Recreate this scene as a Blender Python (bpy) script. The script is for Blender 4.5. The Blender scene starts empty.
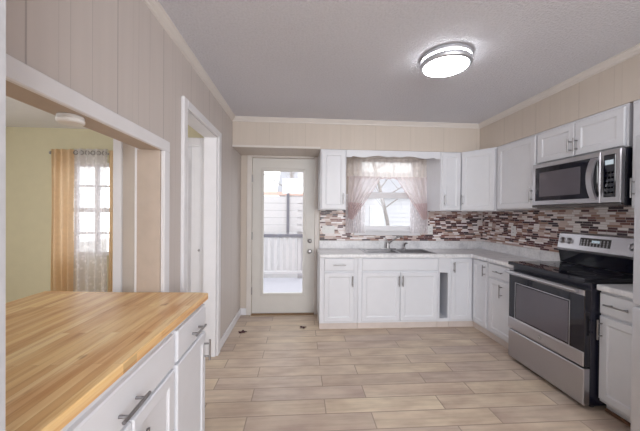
import bpy, bmesh, math, random
from mathutils import Vector, Matrix
random.seed(7)
S = bpy.context.scene
C = S.collection
PI = math.pi

# ------------------------------------------------------------------ camera
f, yaw, pit, rol, H = 290.0, .0682, .0077, .0093, 1.3957
cy, sy = math.cos(yaw), math.sin(yaw)
fw = Vector((sy*math.cos(pit), cy*math.cos(pit), -math.sin(pit)))
rt = Vector((cy, -sy, 0)); up = rt.cross(fw)
R_ = rt*math.cos(rol)+up*math.sin(rol); U_ = up*math.cos(rol)-rt*math.sin(rol)
cam = bpy.data.cameras.new('camera'); co = bpy.data.objects.new('camera', cam); C.objects.link(co)
m = Matrix((R_, U_, -fw)).transposed().to_4x4(); m.translation = (0, 0, H)
co.matrix_world = m
cam.sensor_fit = 'HORIZONTAL'; cam.sensor_width = 36; cam.lens = 36*f/640
cam.clip_start = .02
S.camera = co

# ------------------------------------------------------------------ light
W = bpy.data.worlds.new('sky'); S.world = W; W.use_nodes = True
bg = W.node_tree.nodes['Background']
bg.inputs[0].default_value = (.95, .975, 1, 1); bg.inputs[1].default_value = 2.0
LAMP = 16.0
def area(name, loc, direction, sx, sy_, e):          # soft fill light added to brighten the rooms from out of view
    L = bpy.data.lights.new(name, 'AREA'); L.shape = 'RECTANGLE'; L.size = sx; L.size_y = sy_; L.energy = e; L.color = (.96, .975, 1)
    o = bpy.data.objects.new(name, L); C.objects.link(o); o.location = loc
    o.rotation_euler = Vector(direction).to_track_quat('-Z', 'Z').to_euler()
area('rear_fill_light', (.2, -1.5, 2.46), (0, .75, -1), 3.4, 1.3, 95)  # added overhead fill behind the camera, no lamp stands there
area('rear_window_fill', (1.35, -2.95, 1.35), (-.15, 1, 0), 2.0, 1.7, 85)  # added fill facing in from the unseen rear window
area('side_window_fill', (-4.2, .9, 1.4), (1, 0, 0), 1.2, 1.1, 38)  # added fill for the adjoining room, from its unseen side
S.view_settings.view_transform = 'Standard'; S.view_settings.look = 'None'
S.view_settings.gamma = 1; S.view_settings.use_curve_mapping = False
S.view_settings.exposure = 0.5
S.cycles.max_bounces = 10; S.cycles.diffuse_bounces = 6; S.cycles.transparent_max_bounces = 16
S.cycles.caustics_reflective = False; S.cycles.caustics_refractive = False
S.cycles.sample_clamp_indirect = 6

# ------------------------------------------------------------------ materials
def srgb(r, g, b):
    l = lambda c: c/12.92 if c <= .04045 else ((c+.055)/1.055)**2.4
    return (l(r/255), l(g/255), l(b/255), 1)

class NT:
    def __init__(s, name):
        s.m = bpy.data.materials.new(name); s.m.use_nodes = True
        s.t = s.m.node_tree; s.b = s.t.nodes['Principled BSDF']; s.out = s.t.nodes['Material Output']
    def n(s, kind, **kw):
        o = s.t.nodes.new(kind)
        for k, v in kw.items(): setattr(o, k, v)
        return o
    def l(s, a, b): s.t.links.new(a, b)
    def math(s, op, a, b=None):
        o = s.n('ShaderNodeMath', operation=op)
        for i, v in enumerate((a, b)):
            if v is None: continue
            if isinstance(v, (int, float)): o.inputs[i].default_value = v
            else: s.l(v, o.inputs[i])
        return o.outputs[0]
    def pos(s):
        g = s.n('ShaderNodeNewGeometry'); x = s.n('ShaderNodeSeparateXYZ'); s.l(g.outputs['Position'], x.inputs[0])
        return g.outputs['Position'], x.outputs
    def comb(s, x, y, z=0):
        c = s.n('ShaderNodeCombineXYZ')
        for i, v in enumerate((x, y, z)):
            if isinstance(v, (int, float)): c.inputs[i].default_value = v
            else: s.l(v, c.inputs[i])
        return c.outputs[0]
    def noise(s, vec, scale, detail=3, rough=.5):
        o = s.n('ShaderNodeTexNoise'); o.inputs['Scale'].default_value = scale; o.inputs['Detail'].default_value = detail
        o.inputs['Roughness'].default_value = rough
        if vec is not None: s.l(vec, o.inputs['Vector'])
        return o.outputs['Fac']
    def ramp(s, fac, stops, interp='LINEAR'):
        o = s.n('ShaderNodeValToRGB'); cr = o.color_ramp; cr.interpolation = interp
        while len(cr.elements) < len(stops): cr.elements.new(.5)
        for e, (p, c) in zip(cr.elements, stops): e.position = p; e.color = c
        s.l(fac, o.inputs[0]); return o.outputs[0]
    def mix(s, fac, a, b, mode='MIX'):
        o = s.n('ShaderNodeMix', data_type='RGBA', blend_type=mode)
        for i, v in ((0, fac), (6, a), (7, b)):
            if isinstance(v, (int, float, tuple)): o.inputs[i].default_value = v
            else: s.l(v, o.inputs[i])
        return o.outputs[2]
    def bump(s, h, strength=.3, dist=.002):
        o = s.n('ShaderNodeBump'); o.inputs['Strength'].default_value = strength; o.inputs['Distance'].default_value = dist
        s.l(h, o.inputs['Height']); s.l(o.outputs[0], s.b.inputs['Normal'])
    def set(s, **kw):
        for k, v in kw.items():
            i = s.b.inputs[k]
            if hasattr(v, 'links'): s.l(v, i)
            else: i.default_value = v
        return s

def g(v): return (v, v, v, 1)
def plain(name, col, rough=.5, metal=0, var=.04, nscale=9, **kw):
    M = NT(name); p, x = M.pos()
    nz = M.noise(p, nscale, 3)
    c = M.mix(1, col, M.ramp(nz, [(.3, g(1-var)), (.7, g(1))]), 'MULTIPLY')
    M.set(**{'Base Color': c, 'Roughness': rough, 'Metallic': metal}); M.set(**kw)
    return M.m

MAT = {}
MAT['cabinet'] = plain('cabinet_white', srgb(213, 215, 221), .38, var=.03)
MAT['trim'] = plain('trim_white', srgb(222, 222, 226), .4)
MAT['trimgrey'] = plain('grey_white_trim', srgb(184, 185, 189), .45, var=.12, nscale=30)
MAT['cream'] = plain('cream_trim', srgb(212, 207, 203), .45)
MAT['yellow'] = plain('yellow_wall', srgb(204, 198, 168), .7)
MAT['plain_wall'] = plain('plain_wall', srgb(205, 196, 187), .7)
MAT['jamb'] = plain('beige_jamb', srgb(182, 168, 156), .6, nscale=14, var=.08)
MAT['door'] = plain('door_paint', srgb(208, 206, 202), .4)
MAT['steel'] = plain('stainless', srgb(182, 181, 186), .3, .95, var=.05, nscale=3)
MAT['steel_lt'] = plain('pale_stainless', srgb(205, 207, 214), .36, .8)
MAT['bowl'] = plain('sink_bowl_steel', srgb(128, 126, 128), .35, .9)
MAT['chrome'] = plain('brushed_nickel', srgb(156, 154, 155), .28, 1)
MAT['black'] = plain('black_enamel', srgb(26, 27, 44), .25)
MAT['glassblack'] = plain('black_glass', srgb(14, 14, 20), .04, Coat_Weight=0) if False else plain('black_glass', srgb(16, 17, 30), .05)
MAT['greyglass'] = plain('oven_window', srgb(88, 84, 92), .06)  # lightened grey: the room's pale reflection is put into the glass colour
MAT['plastic'] = plain('white_plastic', srgb(228, 228, 228), .4)
MAT['slot'] = plain('dark_slot', srgb(70, 66, 66), .6)
MAT['toe'] = plain('toe_board', srgb(205, 194, 188), .6, var=.1)
MAT['brown'] = plain('brown_strip', srgb(112, 78, 56), .6, var=.2)
MAT['leaf'] = plain('dry_leaf', srgb(74, 36, 44), .8, var=.3, nscale=60)
MAT['bronze'] = plain('threshold', srgb(140, 112, 84), .5, .3)
MAT['outwhite'] = plain('porch_paint', srgb(206, 204, 208), .6)
MAT['outpink'] = plain('cedar_rail', srgb(226, 190, 180), .7, var=.1)
MAT['outgrey'] = plain('grey_rail', srgb(116, 116, 128), .7, var=.1)
MAT['deck'] = plain('deck_boards', srgb(178, 178, 188), .7, var=.06)
MAT['ground'] = plain('pale_ground', srgb(196, 194, 190), .9, var=.15, nscale=2)
MAT['bark'] = plain('bark', srgb(150, 144, 142), .9, var=.3, nscale=15)
MAT['fence'] = plain('fence_boards', srgb(184, 182, 186), .8, var=.1)
MAT['siding'] = plain('siding', srgb(200, 200, 205), .7)
MAT['roof'] = plain('roof', srgb(150, 150, 156), .8)
MAT['pane_dark'] = plain('house_pane', srgb(184, 187, 192), .2)

def emit(name, col, s):
    M = NT(name); M.set(**{'Base Color': col, 'Emission Color': col, 'Emission Strength': s, 'Roughness': .4}); return M.m
MAT['lamp'] = emit('lamp_diffuser', (.97, .98, 1, 1), LAMP)
MAT['lampring'] = emit('lamp_glow_ring', (.97, .98, 1, 1), LAMP*.9)
MAT['lcd'] = emit('lcd', srgb(190, 205, 215), .25)

def panelling(name, axis, col, dark=.72):
    M = NT(name); p, x = M.pos()
    c = x[axis]
    fr = M.math('FRACT', M.math('DIVIDE', M.math('ADD', c, 10*.428-.907), .428))
    k = g(.0); w = g(1)
    gr = M.ramp(fr, [(0, g(.0)), (.012, w), (.272, g(.65)), (.279, w), (.388, g(.35)), (.398, w), (.638, g(.3)), (.648, w)], 'CONSTANT')
    nz = M.noise(M.comb(M.math('MULTIPLY', x[0], 14), M.math('MULTIPLY', x[1], 14), x[2]), 1.5, 3)
    base = M.mix(1, col, M.ramp(nz, [(.3, g(.955)), (.7, g(1))]), 'MULTIPLY')
    M.set(**{'Base Color': M.mix(gr, M.mix(1, base, g(dark), 'MULTIPLY'), base), 'Roughness': .55})
    M.bump(gr, .5, .003)
    return M.m
MAT['panel_y'] = panelling('wall_panelling', 1, srgb(197, 189, 185))
MAT['panel_x'] = panelling('soffit_panelling', 0, srgb(199, 189, 179), .88)
MAT['panel_r'] = panelling('side_soffit_panelling', 1, srgb(199, 189, 179), .88)

def ceiling_mat():
    M = NT('textured_ceiling'); p, x = M.pos()
    a = M.noise(p, 75, 3, .6); b = M.noise(p, 1.2, 2)
    c = M.mix(1, srgb(215, 216, 224), M.ramp(b, [(.3, g(.95)), (.7, g(1))]), 'MULTIPLY')
    c = M.mix(1, c, M.ramp(a, [(.35, g(.91)), (.6, g(1))]), 'MULTIPLY')
    M.set(**{'Base Color': c, 'Roughness': .9}); M.bump(a, .9, .012); return M.m
MAT['ceiling'] = ceiling_mat()

def brick(M, vec, w, h, mortar, off=.5, freq=2, bias=0, smooth=.1):
    o = M.n('ShaderNodeTexBrick'); o.offset = off; o.offset_frequency = freq; o.squash = 1
    o.inputs['Color1'].default_value = g(0); o.inputs['Color2'].default_value = g(1); o.inputs['Mortar'].default_value = g(.5)
    o.inputs['Scale'].default_value = 1; o.inputs['Mortar Size'].default_value = mortar; o.inputs['Mortar Smooth'].default_value = smooth
    o.inputs['Bias'].default_value = bias; o.inputs['Brick Width'].default_value = w; o.inputs['Row Height'].default_value = h
    M.l(vec, o.inputs['Vector'])
    return o.outputs['Color'], o.outputs['Fac']

def floor_mat():
    M = NT('wood_look_plank_tile'); p, x = M.pos()
    v = M.comb(M.math('ADD', x[0], 20.13), M.math('ADD', x[1], 20.08))
    col, fac = brick(M, v, .86, .16, .004, .37, 2)
    tint = M.ramp(col, [(0, srgb(192, 174, 158)), (.25, srgb(210, 192, 170)), (.5, srgb(198, 181, 167)), (.75, srgb(214, 197, 172)), (1, srgb(204, 186, 167))])
    off = M.math('MULTIPLY', col, 37.0)
    st = M.noise(M.comb(M.math('ADD', M.math('MULTIPLY', x[0], 2.2), off), M.math('MULTIPLY', x[1], 30), off), 1.0, 5, .62)
    cl = M.noise(M.comb(M.math('ADD', M.math('MULTIPLY', x[0], 2.5), off), M.math('MULTIPLY', x[1], 5), off), 1.4, 3)
    c = M.mix(1, tint, M.ramp(st, [(.25, g(.8)), (.55, g(1)), (.8, g(1.06))]), 'MULTIPLY')
    c = M.mix(1, c, M.ramp(cl, [(.3, srgb(222, 214, 216)), (.7, g(1))]), 'MULTIPLY')
    c = M.mix(fac, c, srgb(154, 138, 124))
    M.set(**{'Base Color': c, 'Roughness': M.ramp(st, [(0, g(.34)), (1, g(.48))])})
    M.bump(M.math('SUBTRACT', 1, fac), .4, .002); return M.m
MAT['floor'] = floor_mat()

def butcher_mat():
    M = NT('butcher_block'); p, x = M.pos()
    v = M.comb(M.math('ADD', x[1], 20.3), M.math('ADD', x[0], 20.0))
    col, fac = brick(M, v, .55, .03, .0005, .43, 2)
    v2 = M.comb(M.math('ADD', x[1], 30.47), M.math('ADD', x[0], 20.0))
    col2, f2 = brick(M, v2, .55, .03, .0, .43, 2)
    tint = M.ramp(col, [(0, srgb(214, 170, 116)), (.3, srgb(229, 194, 140)), (.55, srgb(237, 207, 154)), (.8, srgb(221, 180, 126)), (1, srgb(241, 215, 166))])
    off = M.math('MULTIPLY', col, 53.0)
    st = M.noise(M.comb(M.math('ADD', M.math('MULTIPLY', x[1], 3), off), M.math('MULTIPLY', x[0], 55), M.math('ADD', off, M.math('MULTIPLY', x[2], 40))), 1.0, 5, .6)
    c = M.mix(1, tint, M.ramp(st, [(.28, srgb(228, 206, 186)), (.5, g(1)), (.8, g(1.02))]), 'MULTIPLY')
    kn = M.noise(M.comb(M.math('MULTIPLY', x[1], 5), M.math('MULTIPLY', x[0], 14)), 1.0, 2)
    c = M.mix(1, c, M.ramp(kn, [(.22, srgb(150, 106, 76)), (.30, g(1))]), 'MULTIPLY')
    bl = M.noise(M.comb(M.math('MULTIPLY', x[1], 1.6), M.math('MULTIPLY', x[0], 9), M.math('MULTIPLY', x[2], 30)), 1.0, 3, .6)
    c = M.mix(1, c, M.ramp(bl, [(.32, srgb(226, 196, 172)), (.52, g(1)), (.75, srgb(255, 248, 226))]), 'MULTIPLY')
    c = M.mix(M.math('MULTIPLY', fac, .4), c, srgb(120, 82, 50))
    M.set(**{'Base Color': c, 'Roughness': .3}); return M.m
MAT['butcher'] = butcher_mat()

def mosaic(name, axis):
    M = NT(name); p, x = M.pos()
    u = M.math('ADD', x[axis], 20.02); vz = M.math('ADD', x[2], 20.006)
    row = M.math('FLOOR', M.math('DIVIDE', vz, .0215))
    jit = M.math('MULTIPLY', M.math('FRACT', M.math('MULTIPLY', M.math('SINE', M.math('MULTIPLY', row, 12.9898)), 437.5)), .13)
    v = M.comb(M.math('ADD', u, jit), vz)
    col, fac = brick(M, v, .078, .0215, .0016, .5, 2)
    v2 = M.comb(M.math('ADD', u, M.math('MULTIPLY', jit, 2.3)), vz)
    colb, facb = brick(M, v2, .118, .0215, .0016, .5, 2)
    stops = [(0, srgb(232, 226, 226)), (.15, srgb(80, 40, 46)), (.31, srgb(204, 186, 180)), (.42, srgb(156, 122, 108)), (.52, srgb(236, 231, 232)), (.63, srgb(122, 78, 70)), (.73, srgb(218, 206, 204)), (.81, srgb(50, 32, 44)), (.93, srgb(180, 156, 150))]
    c1 = M.ramp(col, stops, 'CONSTANT'); c2 = M.ramp(colb, stops, 'CONSTANT')
    sel = M.math('GREATER_THAN', M.math('FRACT', M.math('MULTIPLY', M.math('SINE', M.math('MULTIPLY', row, 78.233)), 143.7)), .5)
    c = M.mix(sel, c1, c2)
    fa = M.math('ADD', M.math('MULTIPLY', fac, M.math('SUBTRACT', 1, sel)), M.math('MULTIPLY', facb, sel))
    c = M.mix(fa, c, srgb(190, 180, 176))
    M.set(**{'Base Color': c, 'Roughness': .3, 'Specular IOR Level': .3}); return M.m
MAT['mosaic_x'] = mosaic('mosaic_strip_tile', 0)
MAT['mosaic_y'] = mosaic('mosaic_strip_tile_side', 1)

def marble():
    M = NT('marble_laminate'); p, x = M.pos()
    a = M.noise(p, 7, 6, .65); b = M.noise(p, 40, 3)
    c = M.ramp(a, [(.3, srgb(200, 201, 206)), (.48, srgb(226, 226, 229)), (.7, srgb(236, 236, 238))])
    c = M.mix(1, c, M.ramp(b, [(.35, g(.9)), (.6, g(1))]), 'MULTIPLY')
    M.set(**{'Base Color': c, 'Roughness': .3}); return M.m
MAT['marble'] = marble()

def glass():
    M = NT('window_glass'); t = M.n('ShaderNodeBsdfTransparent'); gl = M.n('ShaderNodeBsdfGlossy'); gl.inputs['Roughness'].default_value = .02
    mx = M.n('ShaderNodeMixShader'); mx.inputs[0].default_value = .05
    M.l(t.outputs[0], mx.inputs[1]); M.l(gl.outputs[0], mx.inputs[2]); M.l(mx.outputs[0], M.out.inputs[0]); return M.m
MAT['glass'] = glass()

def cloth(name, col, clear, pattern=None, trans=.6):
    M = NT(name); p, x = M.pos()
    d = M.n('ShaderNodeBsdfDiffuse'); tl = M.n('ShaderNodeBsdfTranslucent'); tr = M.n('ShaderNodeBsdfTransparent')
    nz = M.noise(p, 30, 3)
    c = M.mix(1, col, M.ramp(nz, [(.3, g(.93)), (.7, g(1))]), 'MULTIPLY')
    M.l(c, d.inputs[0]); M.l(c, tl.inputs[0])
    m1 = M.n('ShaderNodeMixShader'); m1.inputs[0].default_value = trans
    M.l(d.outputs[0], m1.inputs[1]); M.l(tl.outputs[0], m1.inputs[2])
    m2 = M.n('ShaderNodeMixShader'); m2.inputs[0].default_value = clear
    if pattern:
        vo = M.n('ShaderNodeTexVoronoi'); vo.inputs['Scale'].default_value = pattern; M.l(p, vo.inputs['Vector'])
        M.l(M.ramp(vo.outputs['Distance'], [(.15, g(clear*.45)), (.45, g(clear))]), m2.inputs[0])
    M.l(m1.outputs[0], m2.inputs[1]); M.l(tr.outputs[0], m2.inputs[2]); M.l(m2.outputs[0], M.out.inputs[0]); return M.m
MAT['sheer'] = cloth('sheer_white', srgb(248, 245, 248), .32, 22)
MAT['valance'] = cloth('sheer_cream', srgb(250, 243, 238), .2, 16)
MAT['mauve'] = cloth('mauve_band', srgb(222, 202, 202), .2)
MAT['swag'] = cloth('swag_sheer', srgb(247, 238, 238), .32)
MAT['tan'] = cloth('tan_drape', srgb(236, 210, 176), .0, trans=.55)

# ------------------------------------------------------------------ mesh helpers
class MB:
    def __init__(s): s.bm = bmesh.new()
    def _add(s, verts, faces, mtx=None):
        vs = [s.bm.verts.new(mtx @ Vector(v) if mtx else Vector(v)) for v in verts]
        for fc in faces:
            try: s.bm.faces.new([vs[i] for i in fc])
            except ValueError: pass
        return s
    def box(s, x0, x1, y0, y1, z0, z1, bev=0, mtx=None, seg=1):
        b = bmesh.new(); bmesh.ops.create_cube(b, size=1)
        for v in b.verts:
            v.co = Vector(((x0+x1)/2+v.co.x*(x1-x0), (y0+y1)/2+v.co.y*(y1-y0), (z0+z1)/2+v.co.z*(z1-z0)))
        if bev: bmesh.ops.bevel(b, geom=list(b.edges), offset=bev, segments=seg, affect='EDGES', profile=.7)
        s._merge(b, mtx); return s
    def _merge(s, b, mtx=None):
        b.verts.ensure_lookup_table()
        s._add([v.co.copy() for v in b.verts], [[v.index for v in fc.verts] for fc in b.faces], mtx) if not b.verts.index_update() else 0
        b.free()
    def rings(s, rings, cap=True, mtx=None, closed=True):
        n = len(rings[0]); vs = [p for r in rings for p in r]; fs = []
        for i in range(len(rings)-1):
            for k in range(n if closed else n-1):
                a = i*n+k; b = i*n+(k+1) % n
                fs.append((a, b, b+n, a+n))
        if cap:
            fs.append(tuple(range(n))[::-1]); fs.append(tuple((len(rings)-1)*n+k for k in range(n)))
        return s._add(vs, fs, mtx)
    def tube(s, path, r, n=10):
        path = [Vector(p) for p in path]; rs = r if isinstance(r, (list, tuple)) else [r]*len(path); R = []
        for i, p in enumerate(path):
            t = (path[min(i+1, len(path)-1)]-path[max(i-1, 0)]).normalized()
            a = t.cross(Vector((0, 0, 1))) if abs(t.z) < .95 else t.cross(Vector((0, 1, 0)))
            a.normalize(); b = t.cross(a)
            R.append([p+(a*math.cos(2*PI*k/n)+b*math.sin(2*PI*k/n))*rs[i] for k in range(n)])
        return s.rings(R)
    def lathe(s, c, prof, axis='z', n=32):
        R = []
        for r, h in prof:
            ring = []
            for k in range(n):
                a = 2*PI*k/n; q = (r*math.cos(a), r*math.sin(a), h)
                if axis == 'y': q = (q[0], q[2], q[1])
                if axis == 'x': q = (q[2], q[0], q[1])
                ring.append(Vector(c)+Vector(q))
            R.append(ring)
        return s.rings(R)
    def prism(s, poly, z0, z1):
        return s.rings([[(x, y, z0) for x, y in poly], [(x, y, z1) for x, y in poly]])
    def front(s, M, w, h, t, frame=None, rec=.008):
        """a drawer or door front in the plane of M (u, out, v); with FRAME a recessed panel"""
        def ring(i, n): return [(i, n, i), (w-i, n, i), (w-i, n, h-i), (i, n, h-i)]
        R = [ring(0, 0), ring(0, t-.005), ring(.005, t)]
        if frame: R += [ring(frame, t), ring(frame+.004, t-rec*.6), ring(frame+.012, t-rec)]
        else: R += [ring(.014, t)]
        return s.rings(R, mtx=M)
    def build(s, name, mat, parent=None, smooth=False, loc=None):
        bmesh.ops.recalc_face_normals(s.bm, faces=list(s.bm.faces))
        o_ = Vector((0, 0, 0))
        p = parent
        while p is not None: o_ += p.location; p = p.parent
        if parent is None:
            if loc is None:
                lo = [min(v.co[i] for v in s.bm.verts) for i in range(3)]; hi = [max(v.co[i] for v in s.bm.verts) for i in range(3)]
                loc = ((lo[0]+hi[0])/2, (lo[1]+hi[1])/2, lo[2])
            o_ = Vector(loc)
        for v in s.bm.verts: v.co -= o_
        me = bpy.data.meshes.new(name); s.bm.to_mesh(me); s.bm.free()
        if smooth:
            for p_ in me.polygons: p_.use_smooth = True
            try: me.set_sharp_from_angle(angle=math.radians(38))
            except Exception: pass
        me.materials.append(MAT[mat] if isinstance(mat, str) else mat)
        o = bpy.data.objects.new(name, me); C.objects.link(o)
        if parent is None: o.location = o_
        else: o.parent = parent
        return o

def struct(o, label=None):
    o['kind'] = 'structure'
    if label: o['label'] = label
    return o
def tag(o, label, cat, group=None):
    o['label'] = label; o['category'] = cat
    if group: o['group'] = group
    return o
def thing(name, loc, label, cat, group=None):
    o = bpy.data.objects.new(name, None); C.objects.link(o); o.location = loc; o.empty_display_size = .1
    return tag(o, label, cat, group)
def frame_at(p, u, n):
    u = Vector(u).normalized(); n = Vector(n).normalized()
    M = Matrix((u, n, Vector((0, 0, 1)))).transposed().to_4x4(); M.translation = Vector(p); return M
def handle(parent, M, u, v, length, vertical=True, out=.034, r=.0055):
    """a bar pull on two posts; M is the plane of the front's outer face"""
    mb = MB(); h = length/2
    d = Vector((0, 0, 1)) if vertical else Vector((1, 0, 0))
    c = Vector((u, out, v)); P = lambda q: M @ q
    mb.tube([P(c-d*h), P(c+d*h)], r)
    for s_ in (-1, 1):
        q = c+d*(h*.62*s_); mb.tube([P(Vector((q.x, 0, q.z))), P(q)], r*.85)
    return mb.build('handle', 'chrome', parent, True)

# ------------------------------------------------------------------ the setting
XL, XR, YB, ZC = -.806, 2.62, 4.0, 2.52       # left wall, right wall, back wall, ceiling
struct(MB().box(-4.3, XR+.1, -3.1, YB+.12, -.1, 0).build('floor', 'floor'))
struct(MB().box(-.92, XR+.1, -3.1, YB+.12, ZC, ZC+.08).build('ceiling', 'ceiling'))
struct(MB().box(-4.3, -.92, -3.1, 3.76, 2.375, 2.45).build('ceiling', MAT['trim']), 'ceiling of the adjoining room')
# left wall with the wide pass-through and the hall doorway
mb = MB(); x0, x1 = -.925, XL
mb.box(-.912, x1, .5, 1.735, 1.756, ZC); mb.box(x0, x1, 1.735, 2.075, 0, ZC); mb.box(x0, x1, 2.075, 2.865, 2.125, ZC); mb.box(x0, x1, 2.865, YB, 0, ZC)
struct(mb.build('wall_left', 'panel_y'))
# beige lining of the pass-through
mb = MB(); mb.box(-.912, -.803, .5, 1.733, 1.7505, 1.7565); mb.box(-.93, -.803, 1.722, 1.737, 0, 1.7505)
struct(mb.build('trim_1', 'jamb'), 'beige lining of the pass-through')
mb = MB()
mb.box(XL, XL+.022, .5, 1.806, 1.75, 1.815, .004); mb.box(XL, XL+.022, 1.735, 1.806, 0, 1.75, .004)
mb.box(-.948, -.925, 1.728, 1.80, 0, 1.84, .004)
struct(mb.build('trim_2', 'trim'), 'white casing of the pass-through')
mb = MB()
mb.box(XL, XL+.024, 2.012, 2.078, 0, 2.178, .005); mb.box(XL, XL+.024, 2.862, 3.04, 0, 2.178, .005) if False else mb.box(XL, XL+.024, 2.862, 2.94, 0, 2.178, .005)
mb.box(XL, XL+.024, 2.078, 2.862, 2.118, 2.178, .005)
mb.box(-.925, XL, 2.075, 2.087, 0, 2.125); mb.box(-.925, XL, 2.853, 2.865, 0, 2.125); mb.box(-.925, XL, 2.087, 2.853, 2.113, 2.125)
struct(mb.build('trim_3', 'trim'), 'white casing of the hall doorway')
# back wall: openings for the door and the window
DX0, DX1, WX0, WX1, WZ0, WZ1 = -.655, .201, .80, 1.645, 1.165, 2.155
mb = MB(); y0, y1 = YB, YB+.12
mb.box(-.925, DX0, y0, y1, 0, ZC); mb.box(DX0, DX1, y0, y1, 2.145, ZC); mb.box(DX1, WX0, y0, y1, 0, ZC)
mb.box(WX0, WX1, y0, y1, 0, WZ0); mb.box(WX0, WX1, y0, y1, WZ1, ZC); mb.box(WX1, XR+.1, y0, y1, 0, ZC)
struct(mb.build('wall_back', 'panel_x'))
struct(MB().box(XR, XR+.1, -3.1, YB, 0, ZC).build('wall_right', 'panel_r'))
# boxed soffits over door and cabinets
SY, SX, SZ = 3.49, 2.23, 2.172
struct(MB().box(XL, XR, SY, YB, SZ, ZC).build('wall_soffit', 'panel_x'), 'boxed soffit over the back cabinets')
struct(MB().box(SX, XR, .62, SY, SZ, ZC).build('wall_soffit', 'panel_r'), 'boxed soffit over the range side')
struct(MB().box(XL, .235, SY-.012, SY, SZ-.004, SZ+.022, .004).build('trim_4', 'cream'), 'small bead under the soffit')
def crown(name, a, b, inn):
    a, b, inn = Vector(a), Vector(b), Vector(inn)
    prof = [(0, 0), (.042, 0), (.042, -.008), (.034, -.013), (.026, -.026), (.013, -.036), (.010, -.048), (0, -.052)]
    mb = MB(); mb.rings([[a+inn*p+Vector((0, 0, q)) for p, q in prof], [b+inn*p+Vector((0, 0, q)) for p, q in prof]])
    return struct(mb.build(name, 'cream'), 'crown moulding')
crown('trim_5', (XL, .5, ZC), (XL, SY, ZC), (1, 0, 0))
crown('trim_6', (XL, SY, ZC), (SX, SY, ZC), (0, -1, 0))
crown('trim_7', (SX, .62, ZC), (SX, SY, ZC), (-1, 0, 0))
mb = MB(); mb.box(XL, XL+.014, 2.94, YB, 0, .095, .004)
struct(mb.build('baseboard_left', 'trim'))
struct(MB().box(XL+.014, -.722, YB-.014, YB, 0, .095, .004).build('baseboard_back', 'trim'))
# near wall stub by the camera and its white casing
struct(MB().box(-4.3, -.50, .36, .495, 0, ZC).build('wall_front', 'plain_wall'))
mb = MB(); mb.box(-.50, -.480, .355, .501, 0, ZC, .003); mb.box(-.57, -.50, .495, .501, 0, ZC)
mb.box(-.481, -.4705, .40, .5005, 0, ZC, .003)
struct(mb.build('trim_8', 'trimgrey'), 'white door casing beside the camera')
# the adjoining room
mb = MB(); X0, X1, Z0, Z1 = -2.93, -2.235, .86, 1.98
mb.box(-4.3, X0, 3.65, 3.76, 0, 2.375); mb.box(X1, -.925, 3.65, 3.76, 0, 2.375); mb.box(X0, X1, 3.65, 3.76, 0, Z0); mb.box(X0, X1, 3.65, 3.76, Z1, 2.375)
struct(mb.build('wall_adjoining', 'yellow'))
mb = MB(); mb.box(-4.4, -4.3, -3.1, .2, 0, 2.45); mb.box(-4.4, -4.3, .2, 1.6, 0, .8); mb.box(-4.4, -4.3, .2, 1.6, 2.0, 2.45); mb.box(-4.4, -4.3, 1.6, 3.76, 0, 2.45)
struct(mb.build('wall_far', 'yellow'))
mb = MB(); mb.box(-1.176, -.948, 1.93, 1.96, 0, 2.375)
struct(mb.build('wall_hall', 'plain_wall'), 'short partition beside the pass-through')
mb = MB(); mb.box(-1.18, -1.127, 1.912, 1.93, 0, 2.2, .004); mb.box(-1.18, -1.176, 1.93, 1.96, 0, 2.2)
struct(mb.build('trim_9', 'trim'), 'white casing on the partition')
mb = MB(); mb.box(-1.26, -1.235, 3.10, 3.2, 0, 2.375); mb.box(-1.235, -1.03, 3.10, 3.2, 2.105, 2.375); mb.box(-1.03, -.925, 3.10, 3.2, 0, 2.375)
struct(mb.build('wall_hall', 'yellow'), 'yellow end wall of the hall')
# the closet's folding door
d2 = MB()
for a, b, sk in ((-1.233, -1.135, .012), (-1.133, -1.034, -.012)):
    M = frame_at((a, 3.125, .012), (b-a, sk, 0), (0, -1, 0)); d2.front(M, b-a, 2.07, .02)
    for v0, hh in ((.1, .9), (1.07, .9)): d2.front(frame_at((a+.022, 3.105, v0), (1, 0, 0), (0, -1, 0)), b-a-.044, hh, .004)
d2 = struct(d2.build('door_2', 'trim'), 'white folding closet door')
MB().lathe((-1.045, 3.105, 1.0), [(.004, 0), (.004, -.012), (.012, -.02), (.012, -.028), (.004, -.032)], 'y', 14).build('handle', 'chrome', d2, True)
mb = MB(); mb.box(-1.034, -.972, 3.08, 3.10, 0, 2.165, .004); mb.box(-1.30, -1.034, 3.08, 3.10, 2.092, 2.165, .004); mb.box(-1.234, -1.034, 3.082, 3.098, 2.076, 2.092)
struct(mb.build('trim_10', 'trim'), 'white casing of the closet')
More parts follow.
